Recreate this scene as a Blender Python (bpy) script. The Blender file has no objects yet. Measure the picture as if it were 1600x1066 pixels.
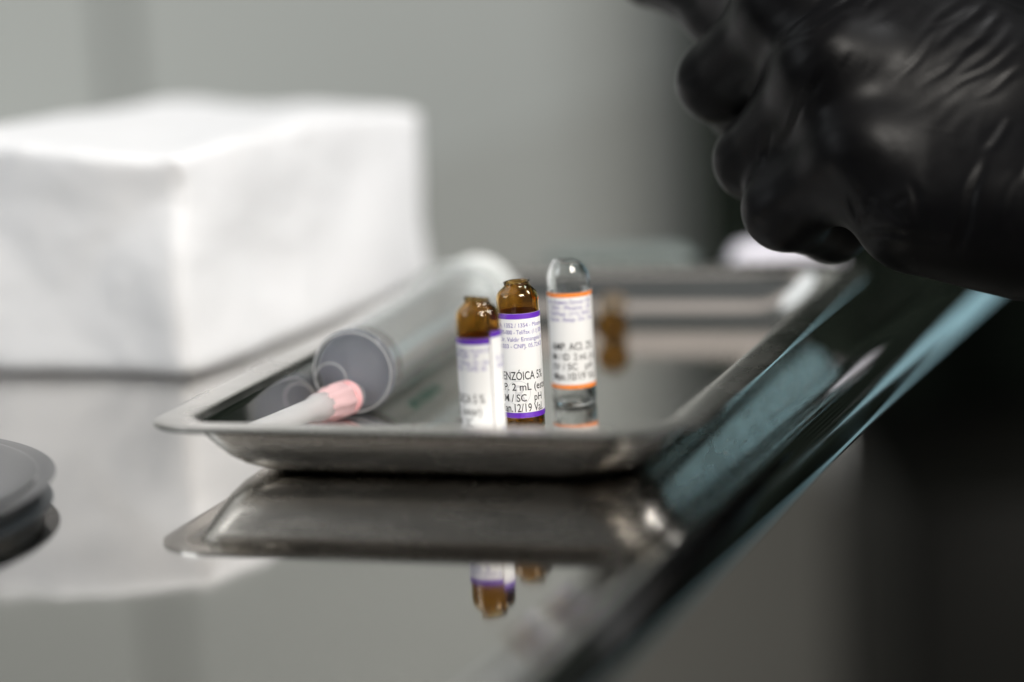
import bpy, bmesh, math, random
import numpy as np
from mathutils import Vector, Matrix, noise as mnoise
random.seed(4); RNG = np.random.default_rng(7)
MM = 0.001
SC = bpy.context.scene
COL = SC.collection

# ------------------------------------------------------------------ camera
CAM = np.array([196.742, -516.243, 134.383])            # millimetres
YAW, PIT, ROL, FPX = -0.319082, 0.182098, -0.055999, 4198.9
_f = np.array([math.sin(YAW)*math.cos(PIT), math.cos(YAW)*math.cos(PIT), -math.sin(PIT)])
_r0 = np.array([math.cos(YAW), -math.sin(YAW), 0.0]); _u0 = np.cross(_r0, _f)
_r = _r0*math.cos(ROL) + _u0*math.sin(ROL); _u = -_r0*math.sin(ROL) + _u0*math.cos(ROL)
cd = bpy.data.cameras.new('camera'); cam = bpy.data.objects.new('camera', cd); COL.objects.link(cam)
M = Matrix(((_r[0], _u[0], -_f[0], CAM[0]*MM), (_r[1], _u[1], -_f[1], CAM[1]*MM), (_r[2], _u[2], -_f[2], CAM[2]*MM), (0, 0, 0, 1)))
cam.matrix_world = M
cd.sensor_width = 36; cd.lens = 36*FPX/1600; cd.clip_start = 0.02; cd.clip_end = 60
cd.dof.use_dof = True; cd.dof.focus_distance = 0.6205; cd.dof.aperture_fstop = cd.lens/26.0
SC.camera = cam
def ray(u, v): return _f + (u-800)/FPX*_r - (v-533)/FPX*_u
def at(u, v, t): return CAM + ray(u, v)*t                # measured point at depth t (mm)
def onz(u, v, z=0.0):
    d = ray(u, v); return CAM + d*(z-CAM[2])/d[2]

# ------------------------------------------------------------------ light
W = bpy.data.worlds.new('World'); SC.world = W; W.use_nodes = True
W.node_tree.nodes['Background'].inputs[0].default_value = (0.62, 0.66, 0.66, 1)
W.node_tree.nodes['Background'].inputs[1].default_value = 0.18
SC.view_settings.view_transform = 'Standard'; SC.view_settings.look = 'None'
SC.view_settings.exposure = 0.0; SC.view_settings.gamma = 1
def area(name, loc, target, size, power, col=(1, 1, 1)):
    l = bpy.data.lights.new(name, 'AREA'); l.shape = 'SQUARE'; l.size = size; l.energy = power; l.color = col
    o = bpy.data.objects.new(name, l); COL.objects.link(o)
    o.location = Vector(loc)*MM
    o.rotation_euler = (Vector(target)-Vector(loc)).to_track_quat('-Z', 'Y').to_euler()
    return o
KEY_POS = (760, -560, 1060)
area('key_lamp', KEY_POS, (0, 60, 0), 0.48, 27.0, (1.0, 0.95, 0.88))
area('left_fill', (-900, 250, 900), (-150, 250, 0), 0.8, 2.2, (0.92, 0.97, 1.0))  # unseen fill added at upper left to lighten package top and wall
area('package_fill', (-470, -230, 330), (-140, 160, 20), 0.3, 1.0, (0.93, 0.97, 1.0))  # added fill, no real source: brightens the near end of the package
area('screen_fill', (620, 420, 760), (272, 930, -60), 0.3, 8.0, (1.0, 1.0, 1.0))  # added light aimed at the teal screen to brighten its reflections
area('overhead_fill', (-430, -170, 1600), (-430, -170, 0), 0.8, 0.8, (1.0, 0.88, 0.80))  # unseen overhead panel added to brighten reflections in the tray's front wall
area('wall_fill', (-1000, 520, -260), (-760, 1250, -130), 0.5, 4.4, (1.0, 0.985, 0.95))  # hidden low light added so the wall is brighter below table height
SC.cycles.use_denoising = True
SC.cycles.max_bounces = 14; SC.cycles.transmission_bounces = 12; SC.cycles.glossy_bounces = 8
SC.cycles.sample_clamp_indirect = 4.0; SC.cycles.blur_glossy = 0.0

# ------------------------------------------------------------------ materials
def mat(name, col, rough=0.5, metal=0.0, trans=0.0, ior=1.5, spec=0.5, bump=None, var=None, sss=0.0, aniso=0.0, rvar=None, coat=0.0):
    m = bpy.data.materials.new(name); m.use_nodes = True
    nt = m.node_tree; b = nt.nodes['Principled BSDF']
    b.inputs['Base Color'].default_value = (*col, 1); b.inputs['Roughness'].default_value = rough
    b.inputs['Metallic'].default_value = metal; b.inputs['Transmission Weight'].default_value = trans
    b.inputs['IOR'].default_value = ior; b.inputs['Specular IOR Level'].default_value = spec
    b.inputs['Coat Weight'].default_value = coat
    if sss:
        b.inputs['Subsurface Weight'].default_value = sss; b.inputs['Subsurface Radius'].default_value = (0.004, 0.004, 0.004)
        b.inputs['Subsurface Scale'].default_value = 1.0
    tc = None
    def noise(scale, detail=4, stretch=None):
        nonlocal tc
        if tc is None: tc = nt.nodes.new('ShaderNodeTexCoord')
        n = nt.nodes.new('ShaderNodeTexNoise'); n.inputs['Scale'].default_value = scale; n.inputs['Detail'].default_value = detail
        src = tc.outputs['Object']
        if stretch:
            mp = nt.nodes.new('ShaderNodeMapping'); mp.inputs['Scale'].default_value = stretch
            nt.links.new(src, mp.inputs['Vector']); src = mp.outputs['Vector']
        nt.links.new(src, n.inputs['Vector']); return n
    if var:                                              # (scale, amount): colour mottling of the thing itself
        n = noise(var[0]); r = nt.nodes.new('ShaderNodeValToRGB'); a = var[1]
        r.color_ramp.elements[0].position = 0.3; r.color_ramp.elements[1].position = 0.7
        r.color_ramp.elements[0].color = (*[c*(1-a) for c in col], 1); r.color_ramp.elements[1].color = (*[min(1, c*(1+a)) for c in col], 1)
        nt.links.new(n.outputs['Fac'], r.inputs['Fac']); nt.links.new(r.outputs['Color'], b.inputs['Base Color'])
    if rvar:                                             # (scale, lo, hi, stretch): smudges in the polish
        n = noise(rvar[0], 6, rvar[3] if len(rvar) > 3 else None); mr = nt.nodes.new('ShaderNodeMapRange')
        mr.inputs['From Min'].default_value = 0.35; mr.inputs['From Max'].default_value = 0.75
        mr.inputs['To Min'].default_value = rvar[1]; mr.inputs['To Max'].default_value = rvar[2]
        nt.links.new(n.outputs['Fac'], mr.inputs['Value']); nt.links.new(mr.outputs['Result'], b.inputs['Roughness'])
    if bump:                                             # (scale, strength, distance, stretch)
        n = noise(bump[0], 5, bump[3] if len(bump) > 3 else None); bp = nt.nodes.new('ShaderNodeBump')
        bp.inputs['Strength'].default_value = bump[1]; bp.inputs['Distance'].default_value = bump[2]
        nt.links.new(n.outputs['Fac'], bp.inputs['Height']); nt.links.new(bp.outputs['Normal'], b.inputs['Normal'])
    return m
STEEL_T = mat('polished_table_steel', (0.63, 0.61, 0.585), 0.05, 1.0, rvar=(22, 0.03, 0.10), bump=(40, 0.02, 0.0002))
STEEL_E = mat('table_edge_steel', (0.56, 0.56, 0.55), 0.08, 1.0, rvar=(90, 0.05, 0.13, (6, .3, 1)))
STEEL = mat('tray_steel', (0.80, 0.78, 0.75), 0.1, 1.0, rvar=(45, 0.07, 0.15), bump=(120, 0.05, 0.0003))
STEEL_S = mat('satin_tray_steel', (0.74, 0.72, 0.69), 0.27, 1.0, rvar=(60, 0.22, 0.32, (1, 1, 6)), bump=(150, 0.06, 0.0003, (1, 1, 12)))
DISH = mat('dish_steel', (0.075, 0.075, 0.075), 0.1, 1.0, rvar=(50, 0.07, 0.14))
AMBER = mat('amber_glass', (0.62, 0.41, 0.14), 0.0, 0, 1.0, 1.5)
CLEAR = mat('clear_glass', (0.98, 0.99, 0.985), 0.0, 0, 1.0, 1.5)
PAPER = mat('label_paper', (0.86, 0.86, 0.86), 0.38, spec=0.4, bump=(900, 0.05, 0.0001))
PURPLE = mat('purple_ink', (0.10, 0.018, 0.36), 0.4)
ORANGE = mat('orange_ink', (0.85, 0.24, 0.03), 0.4)
INK = mat('black_ink', (0.012, 0.012, 0.014), 0.5)
BLUEINK = mat('violet_ink', (0.13, 0.10, 0.36), 0.5)
GREYINK = mat('grey_ink', (0.62, 0.62, 0.64), 0.5)
NITRILE = mat('black_nitrile', (0.003, 0.003, 0.0035), 0.43, spec=0.09, bump=(900, 0.10, 0.00015), rvar=(130, 0.36, 0.50))
SLEEVE = mat('dark_sleeve_cloth', (0.02, 0.02, 0.024), 0.9, bump=(1500, 0.3, 0.0004))
WRAP = mat('white_wrap', (0.70, 0.708, 0.73), 0.6, spec=0.3, bump=(60, 0.25, 0.004), sss=0.15)
WALL = mat('wall_paint', (0.315, 0.332, 0.322), 0.7, var=(2.5, 0.05), bump=(200, 0.1, 0.0005))
FLOOR = mat('floor_vinyl', (0.22, 0.215, 0.20), 0.55, var=(3, 0.12), bump=(150, 0.1, 0.0005))
WALL_SHADE = mat('shaded_wall_paint', (0.24, 0.23, 0.205), 0.7, var=(2.5, 0.08), bump=(200, 0.1, 0.0005))  # darker colour stands for the shade on the wall below table level
DARKWALL = mat('dark_wall_paint', (0.05, 0.05, 0.048), 0.7, var=(3, 0.1))
DARK = mat('shade_cabinet_paint', (0.006, 0.006, 0.005), 0.5, spec=0.2, var=(8, 0.2), bump=(100, 0.05, 0.0004))
GREEN = mat('dark_green_cloth', (0.007, 0.0105, 0.0075), 0.9, spec=0.1, var=(8, 0.2), bump=(700, .2, .0005))
TEAL = mat('teal_cloth', (0.44, 0.66, 0.74), 0.85, bump=(900, 0.3, 0.0005), var=(20, 0.06))
CLOTH = mat('white_cloth', (0.8, 0.82, 0.84), 0.85, bump=(400, 0.4, 0.001))
PLAST = mat('clear_polypropylene', (0.95, 0.97, 0.97), 0.12, 0, 0.82, 1.22, bump=(200, 0.05, 0.0003))
PLASTC = mat('clear_front_plastic', (0.93, 0.95, 0.97), 0.12, 0, 0.98, 1.2)
RINGP = mat('ring_plastic', (0.62, 0.64, 0.66), 0.3, 0, 0.4, 1.3)
PLUNG = mat('plunger_plastic', (0.84, 0.86, 0.86), 0.35)
RUBBER = mat('grey_rubber', (0.34, 0.355, 0.42), 0.5)
RUBBERD = mat('dark_rubber', (0.025, 0.03, 0.034), 0.4)
PINK = mat('pink_plastic', (0.90, 0.62, 0.64), 0.3, 0, 0.35, 1.4)
PINKD = mat('deep_pink_plastic', (0.84, 0.44, 0.46), 0.35)
SHEATH = mat('needle_cap_plastic', (0.96, 0.96, 0.97), 0.2, 0, 0.66, 1.3, sss=0.0)
PRINTG = mat('green_print', (0.06, 0.16, 0.14), 0.5)
PACK = mat('pale_packet_paper', (0.78, 0.77, 0.86), 0.5, bump=(200, 0.2, 0.0006))
POUCH = mat('grey_green_film', (0.17, 0.20, 0.195), 0.35, bump=(90, 0.4, 0.002))

# ------------------------------------------------------------------ helpers
def obj(name, me, m=None, parent=None, smooth=True, auto=None):
    o = bpy.data.objects.new(name, me); COL.objects.link(o)
    if m is not None: me.materials.append(m)
    if smooth:
        me.polygons.foreach_set('use_smooth', [True]*len(me.polygons))
        if auto: me.set_sharp_from_angle(angle=math.radians(auto))
    if parent is not None: o.parent = parent
    return o
def mesh(name, V, F):
    me = bpy.data.meshes.new(name); me.from_pydata([tuple(np.asarray(v, float)*MM) for v in V], [], F); me.validate(); me.update(); return me
def thing(name, label, cat, loc=(0, 0, 0), group=None):
    o = bpy.data.objects.new(name, None); COL.objects.link(o); o.location = Vector(loc)*MM
    o.empty_display_size = 0.01
    return tag(o, label, cat, group)
def tag(o, label, cat, group=None):
    o['label'] = label; o['category'] = cat
    if group: o['group'] = group
    return o
def structure(o): o['kind'] = 'structure'; return o
def rings(R, closed=True, cap0=False, cap1=False):
    """R: list of rings (each n points); quads between successive rings"""
    n = len(R[0]); V = [p for r in R for p in r]; F = []
    for i in range(len(R)-1):
        for j in range(n if closed else n-1):
            a = i*n+j; b = i*n+(j+1) % n; F.append((a, b, b+n, a+n))
    if cap0: F.append(tuple(range(n-1, -1, -1)))
    if cap1: F.append(tuple(range((len(R)-1)*n, len(R)*n)))
    return V, F
def lathe(prof, n=64, wob=None):
    """prof: (r, z) outline; wob(theta, i) -> (dr, dz)"""
    R = []
    for i, (r, z) in enumerate(prof):
        ring = []
        for k in range(n):
            a = 2*math.pi*k/n; dr, dz = wob(a, i, r, z) if wob else (0, 0)
            ring.append(((r+dr)*math.cos(a), (r+dr)*math.sin(a), z+dz))
        R.append(ring)
    return R
def frame_to(p0, p1):
    d = Vector(p1)-Vector(p0); return Matrix.Translation(Vector(p0)*MM) @ d.to_track_quat('Z', 'Y').to_matrix().to_4x4()
def catmull(P, sub=6):
    P = [np.array(p, float) for p in P]; out = []
    for i in range(len(P)-1):
        p0 = P[max(i-1, 0)]; p1 = P[i]; p2 = P[i+1]; p3 = P[min(i+2, len(P)-1)]
        for s in range(sub):
            t = s/sub
            out.append(0.5*((2*p1)+(-p0+p2)*t+(2*p0-5*p1+4*p2-p3)*t*t+(-p0+3*p1-3*p2+p3)*t**3))
    out.append(P[-1]); return out
def box_mesh(name, lo, hi, bev=0.0, seg=3):
    bm = bmesh.new(); bmesh.ops.create_cube(bm, size=1)
    for v in bm.verts: v.co = Vector([((lo[k]+hi[k])/2+v.co[k]*(hi[k]-lo[k]))*MM for k in range(3)])
    if bev: bmesh.ops.bevel(bm, geom=bm.edges[:], offset=bev*MM, segments=seg, affect='EDGES', profile=0.5)
    me = bpy.data.meshes.new(name); bm.to_mesh(me); bm.free(); return me

# ------------------------------------------------------------------ room
FZ = -860
fl = mesh('floor', [(-4000, -3000, FZ), (4000, -3000, FZ), (4000, 5000, FZ), (-4000, 5000, FZ)], [(0, 1, 2, 3)])
structure(obj('floor', fl, FLOOR, smooth=False))
wc = at(800, 300, 1900); wd = np.array([math.cos(YAW+.0), -math.sin(YAW+.0)]); wn = np.array([wd[1], -wd[0]])   # along the wall / towards the room
def wall_pt(s, off=0.0): return (wc[0]+wd[0]*s-wn[0]*off*-1, wc[1]+wd[1]*s+wn[1]*off)
def wall_panel(s0, s1, z0, z1, off, th=18):
    P = [wall_pt(s0, off), wall_pt(s1, off), wall_pt(s1, off-th), wall_pt(s0, off-th)]
    V = [(x, y, z) for z in (z0, z1) for x, y in P]
    return mesh('wall_panel', V, [(0, 1, 2, 3), (7, 6, 5, 4), (0, 4, 5, 1), (1, 5, 6, 2), (2, 6, 7, 3), (3, 7, 4, 0)])
back = obj('wall', wall_panel(-2600, 2400, FZ, 1700, -20, 60), WALL, smooth=False); structure(back)
sj = (205-800)/FPX*1900
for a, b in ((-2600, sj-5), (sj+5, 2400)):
    obj('panel', wall_panel(a, b, -268, 1690, 0, 17), WALL, back, smooth=False)
    obj('lower_panel', wall_panel(a, b, FZ+2, -272, 0, 17), WALL_SHADE, back, smooth=False)

rear = [(-900, -1700), (1500, -1500)]
V = [(x, y, z) for z in (FZ, 620) for x, y in (rear[0], rear[1], (rear[1][0]-3, rear[1][1]-40), (rear[0][0]-3, rear[0][1]-40))]
structure(obj('wall', mesh('wall_dark', V, [(0, 1, 2, 3), (7, 6, 5, 4), (0, 4, 5, 1), (1, 5, 6, 2), (2, 6, 7, 3), (3, 7, 4, 0)]), DARKWALL, smooth=False))

# ------------------------------------------------------------------ steel table
table = thing('steel_table', 'polished stainless steel table with a raised rolled edge under the tray', 'table', (0, 0, FZ))
TAB = Matrix.Rotation(math.radians(-2.5), 4, 'Z')
def tz(o):                                               # the table stands at a slight angle to the tray
    o.matrix_world = TAB; o.parent = table; o.matrix_parent_inverse = Matrix.Translation((0, 0, -FZ*MM)); return o
XR = 71.0; XL = -225.0; Y0 = -620; Y1 = 1250
prof = [(-13, 0), (-10, .25), (-7, .9), (-4.5, 1.7), (-2.5, 2.2), (-.5, 2.35), (1.6, 2.0), (3.4, 1.1), (4.8, -.3), (5.6, -2.0), (6.0, -3.6), (5.7, -5.0), (4.8, -6.2), (3.2, -6.8), (0, -6.8), (-8, -6.8)]
prof = [tuple(p) for p in catmull(prof, 4)]
V = [(XL, Y0, 0), (XR-13, Y0, 0), (XR-13, Y1, 0), (XL, Y1, 0)]
tz(obj('tabletop', mesh('tabletop', V, [(0, 1, 2, 3)]), STEEL_T, smooth=False))
ys = np.linspace(Y0, Y1, 40)
def edge(name, x, sgn):
    R = [[(x+sgn*px, y, pz) for px, pz in prof] for y in ys]
    Vv, F = rings(R, closed=False)
    return tz(obj(name, mesh(name, Vv, F), STEEL_E))
edge('rim_edge', XR, 1)
Vl = [[(XL-px, y, pz) for px, pz in ((0, 0), (3, -.6), (5, -2.5), (6, -6), (6, -27))] for y in ys]
tz(obj('rim_edge', mesh('rim_edge_flat', *rings(Vl, closed=False)), STEEL_E))
for (lx, ly) in ((XL+18, Y0+30), (XR-18, Y0+30), (XL+18, Y1-30), (XR-18, Y1-30)):
    R = lathe([(0.1, FZ), (14, FZ), (14, -1), (0.1, -1)], 20); 
    V, F = rings(R); V = [(x+lx, y+ly, z) for x, y, z in V]
    tz(obj('leg', mesh('leg', V, F), STEEL_E, auto=40))

# ------------------------------------------------------------------ rounded-rectangle pressed tray
def rrect(hx, hy, r, n=12, e=0):
    P = []
    r = max(r, 0.4)
    for sx, sy, a0, q in ((1, 1, 0, r+e), (-1, 1, 90, r), (-1, -1, 180, r), (1, -1, 270, r+e)):
        cx = sx*(hx-q); cy = sy*(hy-q)
        for k in range(n+1):
            a = math.radians(a0+90*k/n); P.append((cx+q*math.cos(a), cy+q*math.sin(a)))
    # points along the straight sides too, for even shading
    out = []
    for i in range(len(P)):
        a = np.array(P[i]); b = np.array(P[(i+1) % len(P)]); out.append(tuple(a))
        if (i+1) % (n+1) == 0:
            for t in np.linspace(0, 1, 14)[1:-1]: out.append(tuple(a+(b-a)*t))
    return out
def pressed(name, hx, hy, R, top, under, m, parent, cy=0.0, sag=None):
    rr = []
    for d, z in top+under:
        ring = [(x, y+cy, z*.94) for x, y in rrect(hx-d, hy-d, max(2.5, R-min(d, 9.5))+0.5*max(0, d-9.5), e=6)]
        rr.append(ring)
    V, F = rings(rr, cap0=True, cap1=True)
    o = obj(name, mesh(name, V, F), m, parent, auto=35)
    o.data.materials.append(STEEL_S); n = len(rr[0]); k0 = (len(top)+4)*n
    for p in o.data.polygons:
        if len(p.vertices) == 4 and (p.index >= k0 or 9*n <= p.index < 16*n): p.material_index = 1
    return o
tray = thing('instrument_tray', 'small shallow stainless steel instrument tray with a flat flared rim', 'tray', (0, 111.2, 0))
top = [(34, 1.0), (26, 1.0), (23.4, 1.02), (21, 1.25), (18.8, 2.0), (16.6, 3.6), (14.6, 6.0), (12.8, 9.0), (11.2, 12.0), (10.3, 13.6), (9.4, 14.5), (8.4, 14.92), (7.4, 15.05), (5, 15.1), (2, 15.1), (.3, 15.08), (.06, 14.96)]
und = [(0, 14.8), (.05, 14.2), (.5, 14.07), (2, 14.1), (5, 14.15), (7.2, 14.1), (8.4, 13.7), (9.5, 12.5), (10.4, 11.0), (12.0, 8.1), (13.8, 5.2), (15.8, 2.9), (18.2, 1.2), (20.8, .35), (23.4, .07), (26, .05), (34, .05)]
pressed('tray_shell', 63.0, 110, 15.5, top, und, STEEL, tray)

# ------------------------------------------------------------------ glass ampoules
def text_mesh(s, size, squeeze=1.0, width=0):
    cu = bpy.data.curves.new('t', 'FONT'); cu.body = s; cu.size = size; cu.offset = .008*size*(size > 2); cu.resolution_u = 3; cu.fill_mode = 'FRONT'
    o = bpy.data.objects.new('t', cu); COL.objects.link(o)
    dg = bpy.context.evaluated_depsgraph_get(); me = bpy.data.meshes.new_from_object(o.evaluated_get(dg))
    bpy.data.objects.remove(o); bpy.data.curves.remove(cu)
    bm = bmesh.new(); bm.from_mesh(me); bpy.data.meshes.remove(me)
    if squeeze is None:
        xx = [v.co.x for v in bm.verts]; squeeze = width/(max(xx)-min(xx))
    if squeeze != 1: bmesh.ops.scale(bm, vec=(squeeze, 1, 1), verts=bm.verts)
    xs = [v.co.x for v in bm.verts]
    if xs:
        x = min(xs)+.35
        while x < max(xs):
            bmesh.ops.bisect_plane(bm, geom=bm.verts[:]+bm.edges[:]+bm.faces[:], plane_co=(x, 0, 0), plane_no=(1, 0, 0)); x += .35
    return bm
def wrap_text(lines, rad, a0, m, parent, name='printed_text'):
    """lines: (string, x mm right of a0, baseline z, size, squeeze); bent round a cylinder of radius rad; angle a0 faces the viewer"""
    V = []; F = []
    for s, x0, z, size, sq in lines:
        bm = text_mesh(s, size, sq if sq < 3 else None, sq); bm.verts.ensure_lookup_table(); base = len(V)
        for v in bm.verts:
            a = a0+(v.co.x+x0)/rad; V.append((rad*math.cos(a), rad*math.sin(a), z+v.co.y))
        for f in bm.faces: F.append(tuple(base+v.index for v in f.verts))
        bm.free()
    return obj(name, mesh(name, V, F), m, parent, smooth=False)
def sheet(name, rad, th, a0, a1, z0, z1, m, parent, lift=0.0, slope=0.0):
    n = max(8, int(abs(a1-a0)*14)); R = []
    for rr, zz in ((rad, z0), (rad+th, z0), (rad+th, z1), (rad, z1), (rad, z0)):
        R.append([((rr+lift*k/n)*math.cos(a0+(a1-a0)*k/n), (rr+lift*k/n)*math.sin(a0+(a1-a0)*k/n), zz+slope*k/n) for k in range(n+1)])
    V, F = rings(R, closed=False)
    n1 = n+1
    F.append((0, n1, 2*n1, 3*n1)); F.append((3*n1+n, 2*n1+n, n1+n, n))
    return obj(name, mesh(name, V, F), m, parent, auto=30)
def face_angle(x, y): return math.atan2(CAM[1]-y, CAM[0]-x)
def ampoule(name, label, loc, r, zs, neck, m, jag, group, dome=False, rot=0.0, tops=None):
    """shoulder starts at height zs; neck = (radius, height); the snapped tip is jagged by jag mm"""
    t = thing(name, label, 'ampoule', loc, group)
    nr, nz = neck; h = nz-zs
    if dome:
        sh = [(r, zs-2), (r, zs), (r-.08, zs+.3*h), (r-.36, zs+.52*h), (r-.8, zs+.7*h), (r-1.3, zs+.85*h), (r-1.65, zs+.94*h), (nr, nz)]
    else:
        sh = [(r, zs-2), (r, zs), (r-.08, zs+.22*h), (r-.36, zs+.40*h), (r-.95, zs+.56*h), (nr+.42, zs+.70*h), (nr+.03, zs+.82*h), (nr-.02, zs+.92*h), (nr+.1, nz)]
    out = [(.01, .35), (r*.5, .3), (r-1.2, .12), (r-.6, 0), (r-.2, .15), (r, .7), (r, 2), (r, zs*.33), (r, zs*.66)]+sh
    o2 = [tuple(p) for p in catmull(out, 4)]
    th = .55
    inn = [(max(.01, rr-th), zz-(.1 if zz > 2 else 0)) for rr, zz in reversed(sh)]+[(r-th, zs*.5), (r-th, 2), (r-th-.3, 1.2), (r-1.6, .8), (.01, .85)]
    i2 = [tuple(p) for p in catmull(inn, 4)]
    ph = RNG.uniform(0, 6.28, 4)
    def wob(a, i, rr, zz):
        if zz < zs: return 0, 0
        k = ((zz-zs)/(nz-zs))**2
        w = math.sin(2*a+ph[0])*.5+math.sin(3*a+ph[1])*.35+math.sin(7*a+ph[2])*.16
        return k*.12*math.sin(2*a+ph[3]), k*jag*w+k*(tops(a) if tops else 0)
    R = lathe(o2+i2, 72, wob); V, F = rings(R, cap0=True, cap1=True)
    obj('glass_body', mesh('glass_body', V, F), m, t)
    return t
P1 = (5.68, 38.77); P2 = (6.54, 64.97); P3 = (10.42, 93.6)
G = 'opened glass ampoules standing in the tray'
rA = 4.92
a2 = face_angle(*P2)
amp2 = ampoule('amber_ampoule', 'middle amber glass ampoule with sharp black ENZOICA lettering and purple label bands', (*P2, 1.0), rA, 30.5, (2.85, 34.7), AMBER, .10, G, tops=lambda a: .25*math.cos(a-a2-2.2))
a1 = face_angle(*P1)
amp1 = ampoule('amber_ampoule', 'front left amber glass ampoule, broken tip, white label with a vertical seam', (*P1, 1.0), rA, 31.0, (2.9, 35.3), AMBER, .14, G, tops=lambda a: .35*math.cos(a-a1+1.7))
a3 = face_angle(*P3)
r3 = 5.2
amp3 = ampoule('clear_ampoule', 'colourless glass ampoule with orange bands on its white label', (*P3, 1.0), r3, 29.4, (3.2, 34.9), CLEAR, .25, G, dome=True, tops=lambda a: .55*math.cos(a-a3+1.4))
def label(parent, r, a0, amin, amax, z0, z1, band, bh, slope=0.0, bands=(1, 1)):
    l = sheet('paper_label', r+.03, .07, a0+amin, a0+amax, z0, z1, PAPER, parent, lift=.06, slope=slope)
    if bands[0]: sheet('colour_band', r+.085, .03, a0+amin, a0+amax, z0+.02, z0+bh, band, l, lift=.06, slope=slope)
    if bands[1]: sheet('colour_band', r+.085, .03, a0+amin, a0+amax, z1-bh, z1-.02, band, l, lift=.06, slope=slope)
    return l
# middle ampoule
l2 = label(amp2, rA, a2, -1.75, 2.9, 3.5, 27.9, PURPLE, 1.25)
l2b = label(amp2, rA, a2, 2.85, 4.4, 3.5, 27.9, PURPLE, 1.25)
rt = rA+.165
wrap_text([('A. 1352 / 1354 - Moema - SP', -5.2, 24.75, 1.42, 14.4), ('04075-000 - Tel/Fax: (11) 5051', -6.3, 23.15, 1.42, 13.4), ('Dr. Valdir Ermangelo B', -5.1, 21.5, 1.42, 11.8), ('54.033 - CNPJ. 05.724.27', -6.0, 19.9, 1.42, 12.9)], rt, a2, BLUEINK, l2)
wrap_text([('BENZÓICA 5%', -5.9, 12.5, 2.75, 11.7), ('I.P. 2 mL (ester)', -5.8, 10.0, 2.45, 14.6), ('AM / SC   pH', -6.3, 7.4, 2.45, 11.6), ('Man.12/19 Val.', -6.2, 4.95, 2.75, 11.6)], rt, a2, INK, l2)
def arc_mark(parent, rad, a0, x0, z0, rr):
    V = []; F = []; n = 48
    for k in range(n+1):
        t = 2*math.pi*k/n
        for q in (rr, rr-.14):
            a = a0+(x0+q*math.cos(t))/rad; V.append((rad*math.cos(a), rad*math.sin(a), z0+q*math.sin(t)))
    for k in range(n): F.append((2*k, 2*k+1, 2*k+3, 2*k+2))
    return obj('faint_ring_mark', mesh('faint_ring_mark', V, F), GREYINK, parent, smooth=False)
arc_mark(l2, rA+.15, a2, -.9, 9.4, 2.9)
wrap_text([('R', -2.1, 7.4, 5.6, .9)], rA+.15, a2, GREYINK, l2, 'faint_letter')
# front ampoule: the label overlaps itself, the seam right of the middle
l1 = label(amp1, rA, a1, -3.6, .47, 2.6, 27.1, PURPLE, 1.35)
l1b = label(amp1, rA, a1, .52, 2.65, 3.4, 28.4, PURPLE, 1.35)
rt1 = rA+.165
wrap_text([('Av. Rubens Gomes B', -7.6, 24.0, 1.5, 9.6), ('04075-000 - SP', -7.6, 22.7, 1.5, 7.2), ('Farm. Resp. Dr. Val', -8.0, 21.3, 1.5, 9.8), ('54.033 - CNPJ. 05', -8.0, 19.9, 1.6, 9.2)], rt1, a1, BLUEINK, l1)
wrap_text([('BENZÓICA 5 %', -11.6, 12.6, 2.9, 12.0), ('2 mL (ester)', -10.0, 9.9, 2.6, 9.6), ('AM / SC', -8.6, 7.4, 2.6, 6.2), ('Man.12/20', -8.0, 4.9, 2.6, 9.2)], rt1, a1, INK, l1)
wrap_text([('R. 1352', 4.1, 21.7, 1.5, .92), ('4.033', 4.1, 20.1, 1.5, .92), ('B', 4.9, 5.0, 2.4, .9)], rt1, a1, BLUEINK, l1b)
# clear ampoule
l3 = label(amp3, r3, a3, -2.2, 2.4, 4.4, 27.7, ORANGE, 1.0)
rt3 = r3+.17
wrap_text([('Av. Rubens Gomes 1352', -6.2, 25.1, 1.45, 12.4), ('1354 - Moema - SP', -5.6, 23.7, 1.45, 11), ('Tel/Fax: (11) 5051', -6.0, 22.3, 1.45, 11.6), ('Farm. Resp. Dr. Val', -6.0, 20.9, 1.45, 12.2)], rt3, a3, BLUEINK, l3)
wrap_text([('AMP. ACI. 2%', -5.6, 13.9, 2.6, 11.4), ('IM / ID  2 mL (x)', -5.8, 11.5, 2.3, 12.0), ('EV / SC   pH', -5.6, 9.1, 2.3, 11), ('Man.10/19 Val', -5.6, 6.6, 2.6, 11.6)], rt3, a3, INK, l3)
# fourth ampoule lies at the far end of the tray
amp4 = ampoule('amber_ampoule', 'amber glass ampoule lying on its side behind the clear ampoule', (-1.5, 170, 5.4), 4.3, 30, (2.7, 34.4), AMBER, .2, 'amber ampoule lying in the tray')
amp4.rotation_euler = (math.radians(-90), 0, math.radians(15))

# ------------------------------------------------------------------ syringe with capped needle, lying along the left wall of the tray
SX, SY, SZ = -40.0, 76.0, 11.6
syr = thing('syringe', 'large translucent syringe with a pink needle hub lying in the tray', 'syringe', (SX, SY, SZ))
syr.rotation_euler = (math.radians(-90), 0, math.radians(2.5))     # local z runs along the barrel, local y points up after the turn
def syr_part(name, prof, m, n=48, parent=syr, off=(0, 0), caps=True, auto=40):
    R = lathe(prof, n); V, F = rings(R, cap0=caps, cap1=caps); V = [(x+off[0], y+off[1], z) for x, y, z in V]
    return obj(name, mesh(name, V, F), m, parent, auto=auto)
barrel = syr_part('barrel', [(9.5, 1.6), (10.4, 1.7), (10.4, 4), (10.4, 96), (10.4, 98), (9.3, 98), (9.3, 96), (9.4, 4)], PLAST)
syr_part('barrel_front', [(1, 0), (8.8, 0), (9.9, .4), (10.4, 1.5), (9.4, 1.55), (1, 1.2)], PLASTC, parent=barrel)
fl_R = []
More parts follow.
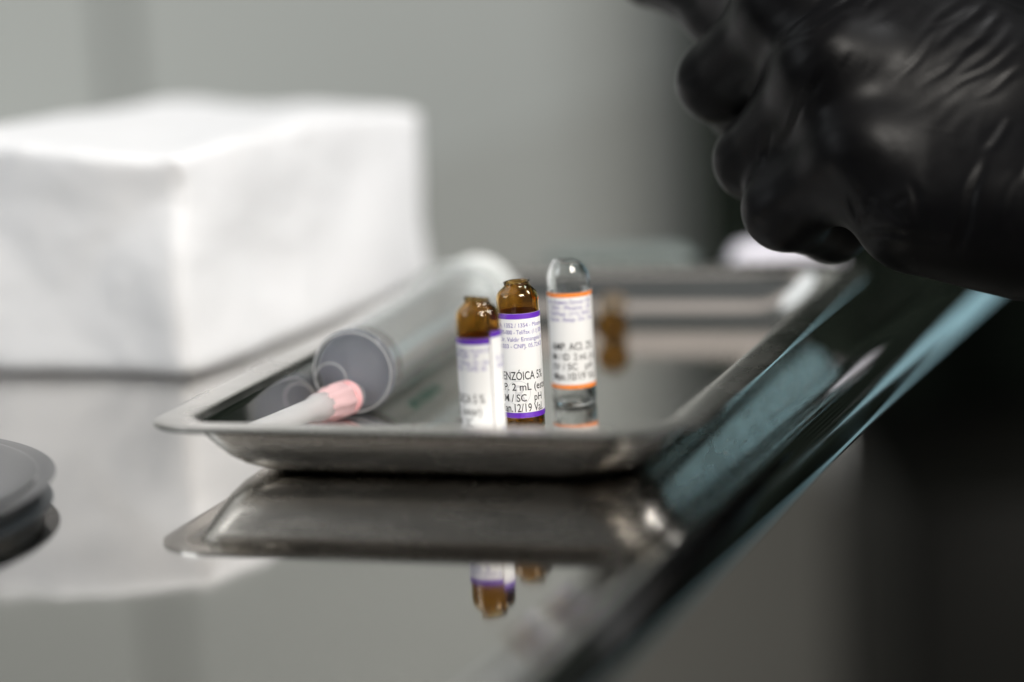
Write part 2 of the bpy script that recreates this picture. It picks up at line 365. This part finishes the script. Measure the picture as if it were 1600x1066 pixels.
for zz, s in ((96.2, .97), (96.8, 1), (98.2, 1), (98.9, .97)):
    fl_R.append([(s*(17.5 if abs(math.cos(a)) > .6 else 17.5)*math.cos(a), s*11.6*math.sin(a), zz) for a in np.linspace(0, 2*math.pi, 48, endpoint=False)])
obj('finger_flange', mesh('finger_flange', *rings(fl_R, cap0=True, cap1=True)), PLAST, barrel, auto=40)
syr_part('stopper', [(.1, 2.3), (6, 2.35), (8.8, 2.8), (9.15, 3.6), (9.15, 5.2), (8.7, 5.8), (8.7, 7.0), (9.15, 7.6), (9.15, 9.2), (8.5, 9.8), (.1, 9.8)], RUBBER)
syr_part('stopper_ring', [(9.17, 5.3), (9.24, 5.4), (9.24, 9.9), (8.4, 10.2), (8.4, 5.3)], RUBBERD, caps=False)
pl = []
for k in range(2):
    pl.append(box_mesh('plunger_rib', (-8.2, -.9, 10), (8.2, .9, 112), .3, 1) if k == 0 else box_mesh('plunger_rib', (-.9, -8.2, 10.1), (.9, 8.2, 111.9), .3, 1))
plg = syr_part('plunger', [(.1, 110), (9.6, 110), (10.6, 110.6), (10.8, 111.4), (10.6, 112.4), (9.6, 113), (.1, 113)], PLUNG)
for q in pl: obj('plunger_rib', q, PLUNG, plg, auto=40)
# graduation marks and a line of print on the visible side of the barrel
V = []; F = []
for k in range(17):
    zz = 14+k*4.6; half = .34 if k % 5 == 0 else .2
    for a in (-half, half):
        for dz in (0, .35):
            th_ = math.radians(20)+a; V.append((10.44*math.cos(th_), -10.44*math.sin(th_)*-1, zz+dz))
    b = 4*k; F.append((b, b+1, b+3, b+2))
obj('graduation_marks', mesh('graduation_marks', V, F), PRINTG, barrel, smooth=False)
V = []; F = []
for k, (z0, z1) in enumerate(((24, 29), (30.5, 33), (34.5, 41), (42.5, 47))):
    for a in (-.12, .12):
        th_ = math.radians(50)+a
        for zz in (z0, z1): V.append((10.46*math.cos(th_), 10.46*math.sin(th_), zz))
    b = 4*k; F.append((b, b+1, b+3, b+2))
obj('barrel_print', mesh('barrel_print', V, F), PRINTG, barrel, smooth=False)
def ring_part(name, cx, cy, z, R0, r0, m, par):
    V = []; F = []; n = 56; k = 8
    for i in range(n):
        a = 2*math.pi*i/n
        for j in range(k):
            b = 2*math.pi*j/k; V.append((cx+(R0+r0*math.cos(b))*math.cos(a), cy+(R0+r0*math.cos(b))*math.sin(a), z+r0*math.sin(b)))
    for i in range(n):
        for j in range(k): F.append((i*k+j, ((i+1) % n)*k+j, ((i+1) % n)*k+(j+1) % k, i*k+(j+1) % k))
    return obj(name, mesh(name, V, F), m, par)
ring_part('front_ring', 0, 0, .25, 9.8, .2, RINGP, barrel)
ring_part('nozzle_rim', -5.4, 1.6, -.35, 4.0, .17, RINGP, barrel)
# eccentric nozzle low on the front face, pink hub, sheathed needle
nozz = syr_part('nozzle', [(.8, .2), (3.4, .1), (3.3, -1.2), (2.3, -2), (2.1, -9), (.8, -9)], PLAST, 32, off=(-.6, 5.6))
hub0 = np.array([SX-.6, SY-2.5, 6.0]); cap1 = np.array([-47.5, 34.0, 7.0])
dirn = (cap1-hub0)/np.linalg.norm(cap1-hub0)
def along(name, prof, m, p0, n=32, parent=syr, auto=40, flute=None):
    R = lathe(prof, n, flute); V, F = rings(R, cap0=True, cap1=True)
    o = obj(name, mesh(name, V, F), m, None, auto=auto)
    mw = frame_to(p0, p0+dirn)
    bpy.context.view_layer.update()
    o.parent = parent; o.matrix_parent_inverse = parent.matrix_world.inverted(); o.matrix_basis = mw
    return o
flute = lambda a, i, r, z: ((.32*(math.cos(8*a) > 0.2) if 2 <= i <= 5 else 0), 0)
nh = along('needle_hub', [(.2, 1.8), (3.7, 1.8), (4.1, 2.4), (4.1, 7.0), (3.7, 8.0), (3.3, 12.2), (2.6, 13), (.2, 13)], PINK, hub0, 48, flute=flute)
along('hub_collar', [(.2, -.6), (3.7, -.6), (4.15, -.2), (4.15, 1.5), (3.7, 1.75), (.2, 1.75)], PINKD, hub0, 40)
along('needle_cap', [(2.2, 11.0), (3.45, 11.0), (3.6, 11.4), (3.3, 15.0), (2.7, 16.6), (2.1, 36), (1.9, 42), (1.2, 43.4), (.2, 43.6), (.2, 43.0), (1.4, 41.5), (1.9, 17), (2.2, 13)], SHEATH, hub0)
# ------------------------------------------------------------------ white wrapped package behind the tray
def package():
    t = thing('wrapped_package', 'thick white soft wrapped package lying behind the left side of the tray', 'package', (-136, 203, 0))
    hx, hy, h = 40.0, 79.0, 60.0
    bm = bmesh.new(); bmesh.ops.create_cube(bm, size=2)
    bmesh.ops.subdivide_edges(bm, edges=bm.edges[:], cuts=34, use_grid_fill=True)
    ph = RNG.uniform(0, 6.28, 12)
    for v in bm.verts:
        p = np.array(v.co)
        q = np.sign(p)*(np.abs(p)**1.0)
        # superellipsoid-like rounding of edges
        k = 26.0; nrm = (np.abs(p)**k).sum()**(1/k); q = p/nrm*np.max(np.abs(p)) if nrm > 0 else p
        x, y, z = q
        X, Y, Z = x*hx, y*hy, (z+1)/2*h
        Z += 1.1*math.sin(1.7*y+ph[0])*max(0, z)+1.2*math.sin(3.1*x+2*y+ph[1])*max(0, z) 
        X += 1.6*math.sin(2.3*y+ph[2])*math.sin(2*z+ph[3]); Y += 1.6*math.sin(2.7*x+ph[4])*math.cos(1.8*z+ph[5])
        Z *= 1-.065*y; X -= 4.5*(z+1)/2*(1-y)/2; Z -= 2.6*x*max(0, z)
        if abs(y) > .97:                                  # folded ends: two wings tucked to a shallow valley
            s = abs(x); zz = (z+1)/2
            Y -= np.sign(y)*(2.2*max(0, 1-abs(zz-.35-.55*s)/.3)*s)
            Y -= np.sign(y)*1.2*max(0, 1-abs(zz-.75)/.35)
        nz1 = mnoise.noise(Vector((X, Y, Z))*.028); nz2 = abs(mnoise.noise(Vector((X+90, Y, Z))*.05)); nz3 = abs(mnoise.noise(Vector((X, Y+50, Z*1.4))*.095))
        k2 = 1.5*nz1-.9*nz2-.4*nz3+.4
        X += np.sign(x)*k2*(abs(x) > .8); Y += np.sign(y)*k2*(abs(y) > .8); Z += k2*(z > .5)
        v.co = Vector((X, Y, max(Z, 0)))*MM
    me = bpy.data.meshes.new('wrapper'); bm.to_mesh(me); bm.free()
    obj('wrapper', me, WRAP, t)
    t.rotation_euler = (0, 0, math.radians(-4))
    return t
package()

# ------------------------------------------------------------------ round steel dish at the left
dc = np.array([-75.7, -11.7])-65.5*_r0[:2]
dish = thing('steel_dish', 'round flat dish with grey steel top and black side at the left border', 'dish', (dc[0], dc[1], 0))
dp = [(.1, 5.75), (30, 5.8), (52, 5.95), (59, 6.05), (61.2, 6.0), (61.6, 5.85), (61.7, 5.65), (61, 5.5), (.1, 4.3)]
dp = [tuple(p) for p in catmull(dp, 4)]
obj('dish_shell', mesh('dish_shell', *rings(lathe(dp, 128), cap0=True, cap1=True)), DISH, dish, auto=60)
band = [tuple(p) for p in catmull([(60.8, 5.45), (61.9, 5.3), (62.1, 4.4), (61.8, 3), (61.6, 1.6), (61.0, .5), (60, .05), (.1, .05)], 4)]
obj('side_band', mesh('side_band', *rings(lathe(band, 128), cap1=True)), RUBBERD, dish, auto=60)

# ------------------------------------------------------------------ packets behind the tray
def packet(name, label_, cat, p0, p1, wid, th, m):
    p0 = np.array(p0); p1 = np.array(p1); t = thing(name, label_, cat, ((p0[0]+p1[0])/2, (p0[1]+p1[1])/2, 0))
    L = np.linalg.norm(p1-p0); n = 14; R = []
    for i in range(n+1):
        s = (i/n-.5)*L; k = min(1, (1-abs(i/n*2-1))*5)
        hh = th*(.25+.75*k**.5); ring = []
        for a in np.linspace(0, 2*math.pi, 20, endpoint=False):
            ring.append((s, wid/2*math.copysign(abs(math.cos(a))**.7, math.cos(a)), hh*.5*(1+math.copysign(abs(math.sin(a))**.8, math.sin(a)))+.05+.25*math.sin(i*1.7+a)*k*.5+.2))
        R.append(ring)
    obj('packet_body', mesh('packet_body', *rings(R, cap0=True, cap1=True)), m, t)
    d = p1-p0; t.rotation_euler = (0, 0, math.atan2(d[1], d[0])); return t
packet('paper_packet', 'small pale lilac white packet lying behind the tray near the gloved hand', 'packet', (0, 301, 0), (34, 311, 0), 15, 7, PACK)
packet('film_pouch', 'narrow grey green pouch lying behind the tray', 'pouch', (-62, 300, 0), (-12, 305, 0), 14, 6, POUCH)

# ------------------------------------------------------------------ added dark stand-ins for shade beyond the table
def cabinet(name, label_, cat, c, w, d, z0, z1, m, yaw, hm):
    t = thing(name, label_, cat, (c[0], c[1], z0))
    h = z1-z0
    obj('cabinet_body', box_mesh('cabinet_body', (-w/2, -d/2, 0), (w/2, d/2, h), 4, 2), m, t, auto=40)
    for k in range(2):
        x0 = -w/2+8 if k == 0 else 4; x1 = -4 if k == 0 else w/2-8
        dr = obj('cabinet_door', box_mesh('cabinet_door', (x0, -d/2-16, 20), (x1, -d/2-1, h-12), 3, 2), m, t, auto=40)
        hx_ = x1-24 if k == 0 else x0+24
        obj('handle', box_mesh('handle', (hx_-5, -d/2-34, h*.62), (hx_+5, -d/2-17, h*.62+110), 3, 2), hm, dr, auto=40)
    t.rotation_euler = (0, 0, yaw); return t
cb = at(1720, 850, 1500)
cabinet('shade_cabinet', 'black two door cabinet added for the shadowed background right of the table', 'cabinet', (cb[0]+60, cb[1]+120), 430, 300, FZ, -225, DARK, -YAW, DARK)  # made-up black block standing in for shadow low on the right
gb = at(1075, 100, 1760)
cur = thing('backdrop', 'dark green cloth added to darken the background behind the gloved hand', 'backdrop', (gb[0], gb[1], -240))  # added dark sheet: stands for light falling off rightwards, darkens steel reflections
R = []
for k in range(121):
    s_ = 1500*k/120; R.append([(s_, 14*math.sin(k*.8)+5*math.sin(k*.33), z) for z in (0, 400, 1000, 1600)])
co = obj('cloth', mesh('cloth', *rings(R, closed=False)), GREEN, cur)
co.modifiers.new('thick', 'SOLIDIFY').thickness = .002
V, F = rings(lathe([(.1, 0), (11, 0), (11, 1560), (.1, 1560)], 20)); obj('backdrop_rail', mesh('backdrop_rail', [(z-30, x, 1606+y) for x, y, z in V], F), STEEL_E, cur, auto=40)
cur.rotation_euler = (0, 0, -YAW*-1)

# teal cloth screen to the right, seen only as reflections in the steel
scr = thing('teal_screen', 'teal cloth privacy screen standing beyond the right of the table', 'screen', (262, 930, FZ))
R = []
for k in range(61):
    s = (k/60-.5)*150; R.append([(s, 8*math.sin(k*.9), z) for z in (120, 400, 800, 1060)])
obj('cloth', mesh('cloth', *rings(R, closed=False)), TEAL, scr)
for s in (-80, 80):
    V, F = rings(lathe([(.1, 0), (9, 0), (9, 1120), (.1, 1120)], 16)); obj('post', mesh('post', [(x+s, y, z) for x, y, z in V], F), STEEL_E, scr, auto=40)
scr.rotation_euler = (0, 0, math.radians(12))

# ------------------------------------------------------------------ gloved hand (one continuous surface from a distance field)
def seg_sdf(P, a, b, ra, rb):
    ab = b-a; t = np.clip(((P-a)@ab)/(ab@ab), 0, 1)
    return np.linalg.norm(P-(a+t[:, None]*ab), axis=1)-(ra+(rb-ra)*t)
def smin(a, b, k):
    h = np.clip(.5+.5*(b-a)/k, 0, 1); return b*(1-h)+a*h-k*h*(1-h)
def surface_nets(f, org, h):
    s = f < 0; nx, ny, nz = f.shape
    # active cells
    c = np.zeros((nx-1, ny-1, nz-1), np.uint8)
    cor = [(i, j, k) for i in (0, 1) for j in (0, 1) for k in (0, 1)]
    for i, j, k in cor: c += s[i:nx-1+i, j:ny-1+j, k:nz-1+k]
    act = (c > 0) & (c < 8); idx = -np.ones(act.shape, np.int64); cells = np.argwhere(act); idx[act] = np.arange(len(cells))
    acc = np.zeros((len(cells), 3)); cnt = np.zeros(len(cells))
    for a in cor:
        for ax in range(3):
            if a[ax]: continue
            b = list(a); b[ax] = 1
            fa = f[cells[:, 0]+a[0], cells[:, 1]+a[1], cells[:, 2]+a[2]]; fb = f[cells[:, 0]+b[0], cells[:, 1]+b[1], cells[:, 2]+b[2]]
            m = (fa < 0) != (fb < 0); t = np.where(m, fa/np.where(m, fa-fb, 1), 0)
            p = np.array(a, float)[None, :].repeat(len(cells), 0); p[:, ax] += t
            acc[m] += p[m]; cnt[m] += 1
    V = org+h*(cells+acc/cnt[:, None]); F = []
    for ax in range(3):
        sl0 = [slice(None)]*3; sl1 = [slice(None)]*3; sl0[ax] = slice(0, -1); sl1[ax] = slice(1, None)
        x = s[tuple(sl0)] != s[tuple(sl1)]; E = np.argwhere(x); u, v = [(1, 2), (2, 0), (0, 1)][ax]
        ok = (E[:, u] > 0) & (E[:, v] > 0) & (E[:, u] < f.shape[u]-1) & (E[:, v] < f.shape[v]-1); E = E[ok]
        def ce(du, dv):
            q = E.copy(); q[:, u] -= du; q[:, v] -= dv; return idx[q[:, 0], q[:, 1], q[:, 2]]
        Q = np.stack([ce(1, 1), ce(0, 1), ce(0, 0), ce(1, 0)], 1); inside = s[E[:, 0], E[:, 1], E[:, 2]]
        Q[~inside] = Q[~inside][:, ::-1]; F.append(Q)
    return V, np.concatenate(F)
# joints: measured pixel column / row, depth from the camera (mm), radius (mm)
J = {
 'little': [(1352, 238, 605, 10.5), (1226, 326, 624, 9.6), (1300, 352, 640, 8.6), (1350, 330, 650, 7.6)],
 'ring':   [(1302, 108, 611, 11.5), (1180, 250, 640, 9.6), (1222, 262, 655, 8.2), (1290, 250, 660, 7.4)],
 'middle': [(1240, 5, 624, 11.5), (1125, 126, 654, 10.2), (1165, 170, 672, 8.8), (1240, 180, 680, 7.8)],
 'index':  [(1200, -95, 640, 11.5), (1128, 16, 668, 9.6), (1060, -30, 682, 8.4), (1010, -34, 690, 7.2)],
 'thumb':  [(1480, -60, 650, 15), (1330, -120, 672, 12), (1180, -110, 690, 10), (1060, -52, 694, 8.6)],
}
WR = (1690, 235, 619, 26)
def P3d(q): return at(q[0], q[1], q[2]+9)
lo = np.array([1e9]*3); hi = -lo
for q in [j for c in J.values() for j in c]+[(1560, 330, 626, 24), (1900, 250, 640, 32), (1440, 318, 604, 18), (1600, 330, 601, 22), (2000, 250, 650, 30)]:
    p = P3d(q); lo = np.minimum(lo, p-q[3]-4); hi = np.maximum(hi, p+q[3]+4)
HS = 0.62
dims = np.ceil((hi-lo)/HS).astype(int)+1
gx, gy, gz = np.meshgrid(*[np.arange(d, dtype=np.float32) for d in dims], indexing='ij')
PP = np.stack([gx.ravel(), gy.ravel(), gz.ravel()], 1)*HS+lo
D = None
def put(a, b, ra, rb, k):
    global D
    d = seg_sdf(PP, P3d(a) if len(a) > 3 else np.array(a), P3d(b) if len(b) > 3 else np.array(b), ra, rb).astype(np.float32)
    D = d if D is None else smin(D, d, k)
# palm and back of the hand
for nme, r in (('little', 12.5), ('ring', 13.0), ('middle', 13.0), ('index', 13.0)):
    put(J[nme][0], WR, r-1.0, 22, 9)
put((1440, 318, 604, 1), (1600, 330, 601, 1), 16.5, 20.5, 9)       # heel of the hand
put((1400, 160, 640, 1), (1560, 190, 640, 1), 19, 22, 9)           # palm filling
put((1440, 20, 656, 1), (1620, 120, 644, 1), 17, 22, 9)            # ball of the thumb
put(WR, (2000, 250, 650, 1), 25, 30, 10)
body = D
# fingers, each blended into the palm at its knuckle only
for nme, c in J.items():
    D = None
    for i in range(3): put(c[i], c[i+1], c[i][3], c[i+1][3], 3.0)
    body = smin(body, D, 8.0 if nme != 'thumb' else 9)
D = body.reshape(dims)
V, Q = surface_nets(D.astype(np.float64), lo, HS)
# relax the grid steps
def adjacency(V, Q):
    return np.concatenate([Q[:, [0, 1]], Q[:, [1, 2]], Q[:, [2, 3]], Q[:, [3, 0]]])
Eg = adjacency(V, Q); deg = np.bincount(Eg.ravel(), minlength=len(V)).astype(float)
def smooth(V, it, w=.5):
    for _ in range(it):
        S = np.zeros_like(V)
        for k in range(3): S[:, k] = np.bincount(Eg[:, 0], V[Eg[:, 1], k], len(V))+np.bincount(Eg[:, 1], V[Eg[:, 0], k], len(V))
        V = V+w*(S/deg[:, None]-V)
    return V
def normals(V):
    fn = np.cross(V[Q[:, 2]]-V[Q[:, 0]], V[Q[:, 3]]-V[Q[:, 1]]); N = np.zeros_like(V)
    for c in range(4):
        for k in range(3): N[:, k] += np.bincount(Q[:, c], fn[:, k], len(V))
    return N/np.maximum(np.linalg.norm(N, axis=1), 1e-9)[:, None]
V = smooth(V, 6)
# wrinkles of the thin rubber: (u0, v0, u1, v1, width, depth) measured on the back of the hand
CR = [(1345, -20, 1262, 50, 9, .9), (1330, 20, 1215, 78, 8, .9), (1300, -25, 1225, 62, 8, .7), (1385, -15, 1345, 25, 8, .5),
      (1300, 84, 1215, 235, 11, 1.5), (1335, 80, 1312, 122, 8, .7), (1362, 96, 1348, 116, 6, .5),
      (1480, 40, 1395, 130, 10, .7), (1560, 40, 1432, 142, 9, 1.0), (1600, 68, 1470, 152, 9, 1.1), (1600, 105, 1520, 155, 9, .8), (1520, 10, 1450, 50, 9, .5),
      (1540, 235, 1490, 405, 13, 2.6), (1582, 185, 1535, 240, 11, 1.8), (1604, 260, 1558, 375, 11, 2.0), (1640, 130, 1590, 340, 11, 1.6),
      (1342, 338, 1368, 305, 9, 2.2), (1368, 305, 1420, 362, 8, 2.2), (1338, 367, 1428, 364, 9, 2.4), (1420, 280, 1440, 355, 11, 1.6), (1330, 300, 1342, 355, 10, 2.0), (1385, 330, 1420, 300, 8, 1.2),
      (1455, 320, 1450, 385, 10, .7), (1390, 235, 1420, 222, 6, .4), (1400, 250, 1425, 240, 6, .4), (1440, 205, 1510, 208, 6, .25),
      (1210, 200, 1190, 260, 10, 1.2), (1240, 335, 1228, 372, 10, 1.0), (1430, 372, 1490, 378, 8, .8), (1150, 150, 1180, 120, 10, .4)]
N = normals(V); d = V-CAM; zc = d@_f; U = 800+FPX*(d@_r)/zc; Vv = 533-FPX*(d@_u)/zc
facing = np.clip(-(N*d).sum(1)/np.linalg.norm(d, axis=1)*3, 0, 1)
disp = np.zeros(len(V))
for u0, v0, u1, v1, w, dep in CR:
    L = math.hypot(u1-u0, v1-v0); tx, ty = (u1-u0)/L, (v1-v0)/L
    s = (U-u0)*tx+(Vv-v0)*ty; q = -(U-u0)*ty+(Vv-v0)*tx+3*np.sin(s/17.0+u0)
    e = np.clip(np.minimum(s, L-s)/(.3*L)+.0, 0, 1)
    q = q*1.15; disp += .55*e*dep*(-.8*np.exp(-(q/(w*.45))**2)+.36*np.exp(-((q-w*.85)/(w*.5))**2)*(1-.0)+.15*np.exp(-((q+w*1.5)/(w*1.1))**2))
disp += .25*np.sin(U*.021+Vv*.013)*np.sin(Vv*.026-U*.011+1)
def folds(q, p, per, seed):                              # stretched pull lines: sharp valleys, soft backs
    ph = q*2*np.pi/per+1.1*np.sin(p/47.0+seed)+.8*np.sin(p/21.0+q/60.0+2*seed)
    amp = np.clip(.25+.6*np.sin(p/63.0+q/37.0+seed)+.5*np.sin(p/31.0-q/53.0+3*seed), 0, 1)
    return amp*(np.abs(np.sin(ph*.5))**.7-.6)
def blob(u, v, ru, rv): return np.exp(-(((U-u)/ru)**2+((Vv-v)/rv)**2)**1.5)
disp += .55*blob(1500, 60, 130, 110)*folds((U*.62+Vv*.78), (U*.78-Vv*.62), 30, .7)
disp += .50*blob(1270, 10, 90, 75)*folds((U*.62+Vv*.78), (U*.78-Vv*.62), 24, 2.1)
disp += .60*blob(1580, 290, 80, 120)*folds((U*.95+Vv*.30), (Vv*.95-U*.3), 36, 4.2)
disp += .40*blob(1400, 340, 70, 60)*folds((U*.80-Vv*.60), (Vv*.8+U*.6), 30, 5.5)
disp += .22*blob(1400, 190, 120, 90)*folds((U*.5+Vv*.86), (U*.86-Vv*.5), 34, 1.3)
disp += .30*blob(1230, 170, 60, 90)*folds((U*.85+Vv*.52), (U*.52-Vv*.85), 24, 3.3)
for _ in range(3):
    disp = .4*disp+.6*(np.bincount(Eg[:, 0], disp[Eg[:, 1]], len(V))+np.bincount(Eg[:, 1], disp[Eg[:, 0]], len(V)))/deg
V = V+N*(disp*facing)[:, None]
V = smooth(V, 2, .4)
hand_c = np.array([95., 95., 60.])
person = thing('person', 'person in a black rubber glove, only the curled hand held above the tray', 'person', tuple(hand_c))
gm = bpy.data.meshes.new('glove'); gm.from_pydata(((V-hand_c)*MM).tolist(), [], Q.tolist()); gm.update()
glove = obj('glove', gm, NITRILE, person)
# rolled cuff and sleeve run on out of the picture
ax0 = at(1950, 250, 646); ax1 = at(3300, 420, 760)
axd = (ax1-ax0)/np.linalg.norm(ax1-ax0)
def tube(name, prof, m, parent, base, n=48, wr=0.0):
    ph = RNG.uniform(0, 6.28, 3)
    R = lathe(prof, n, (lambda a, i, r, z: (wr*(math.sin(z*.12+ph[0]+2*a)+.6*math.sin(z*.21+ph[1]-3*a)), 0)) if wr else None)
    o = obj(name, mesh(name, *rings(R, cap0=True, cap1=True)), m, None)
    mw = frame_to(base, base+axd)
    bpy.context.view_layer.update(); o.parent = parent; o.matrix_parent_inverse = parent.matrix_world.inverted(); o.matrix_basis = mw
    return o
tube('sleeve', [(1, 2), (34, 0), (36, 2), (36, 10), (37, 40), (40, 100), (44, 180), (46, 260), (45, 265), (1, 265)], SLEEVE, person, ax0, wr=.9)

# ------------------------------------------------------------------ dust on the steel
rd = random.Random(11); V = []; F = []
def speck(x, y, z, r):
    b = len(V); n = 6; ph = rd.uniform(0, 6); h = r*.5
    for k in range(n):
        q = r*rd.uniform(.6, 1.25); V.append((x+q*math.cos(ph+k*6.283/n), y+q*math.sin(ph+k*6.283/n), z))
    V.append((x, y, z+h))
    for k in range(n): F.append((b+k, b+(k+1) % n, b+n))
for _ in range(90): speck(rd.uniform(58, 64), rd.uniform(-120, 260), .02, rd.choice([.05, .06, .08, .12]))
for _ in range(120): speck(rd.uniform(-150, 58), rd.uniform(-160, -2), .02, rd.choice([.04, .05, .06, .09]))
for _ in range(16): speck(rd.uniform(56, 62.5), rd.uniform(8, 190), 15.1, rd.choice([.05, .07, .1]))
for _ in range(50): speck(rd.uniform(-36, 38), rd.uniform(30, 190), 1.0, rd.choice([.05, .07, .1]))
du = obj('dust', mesh('dust', V, F), CLOTH, None, smooth=False); du['kind'] = 'stuff'
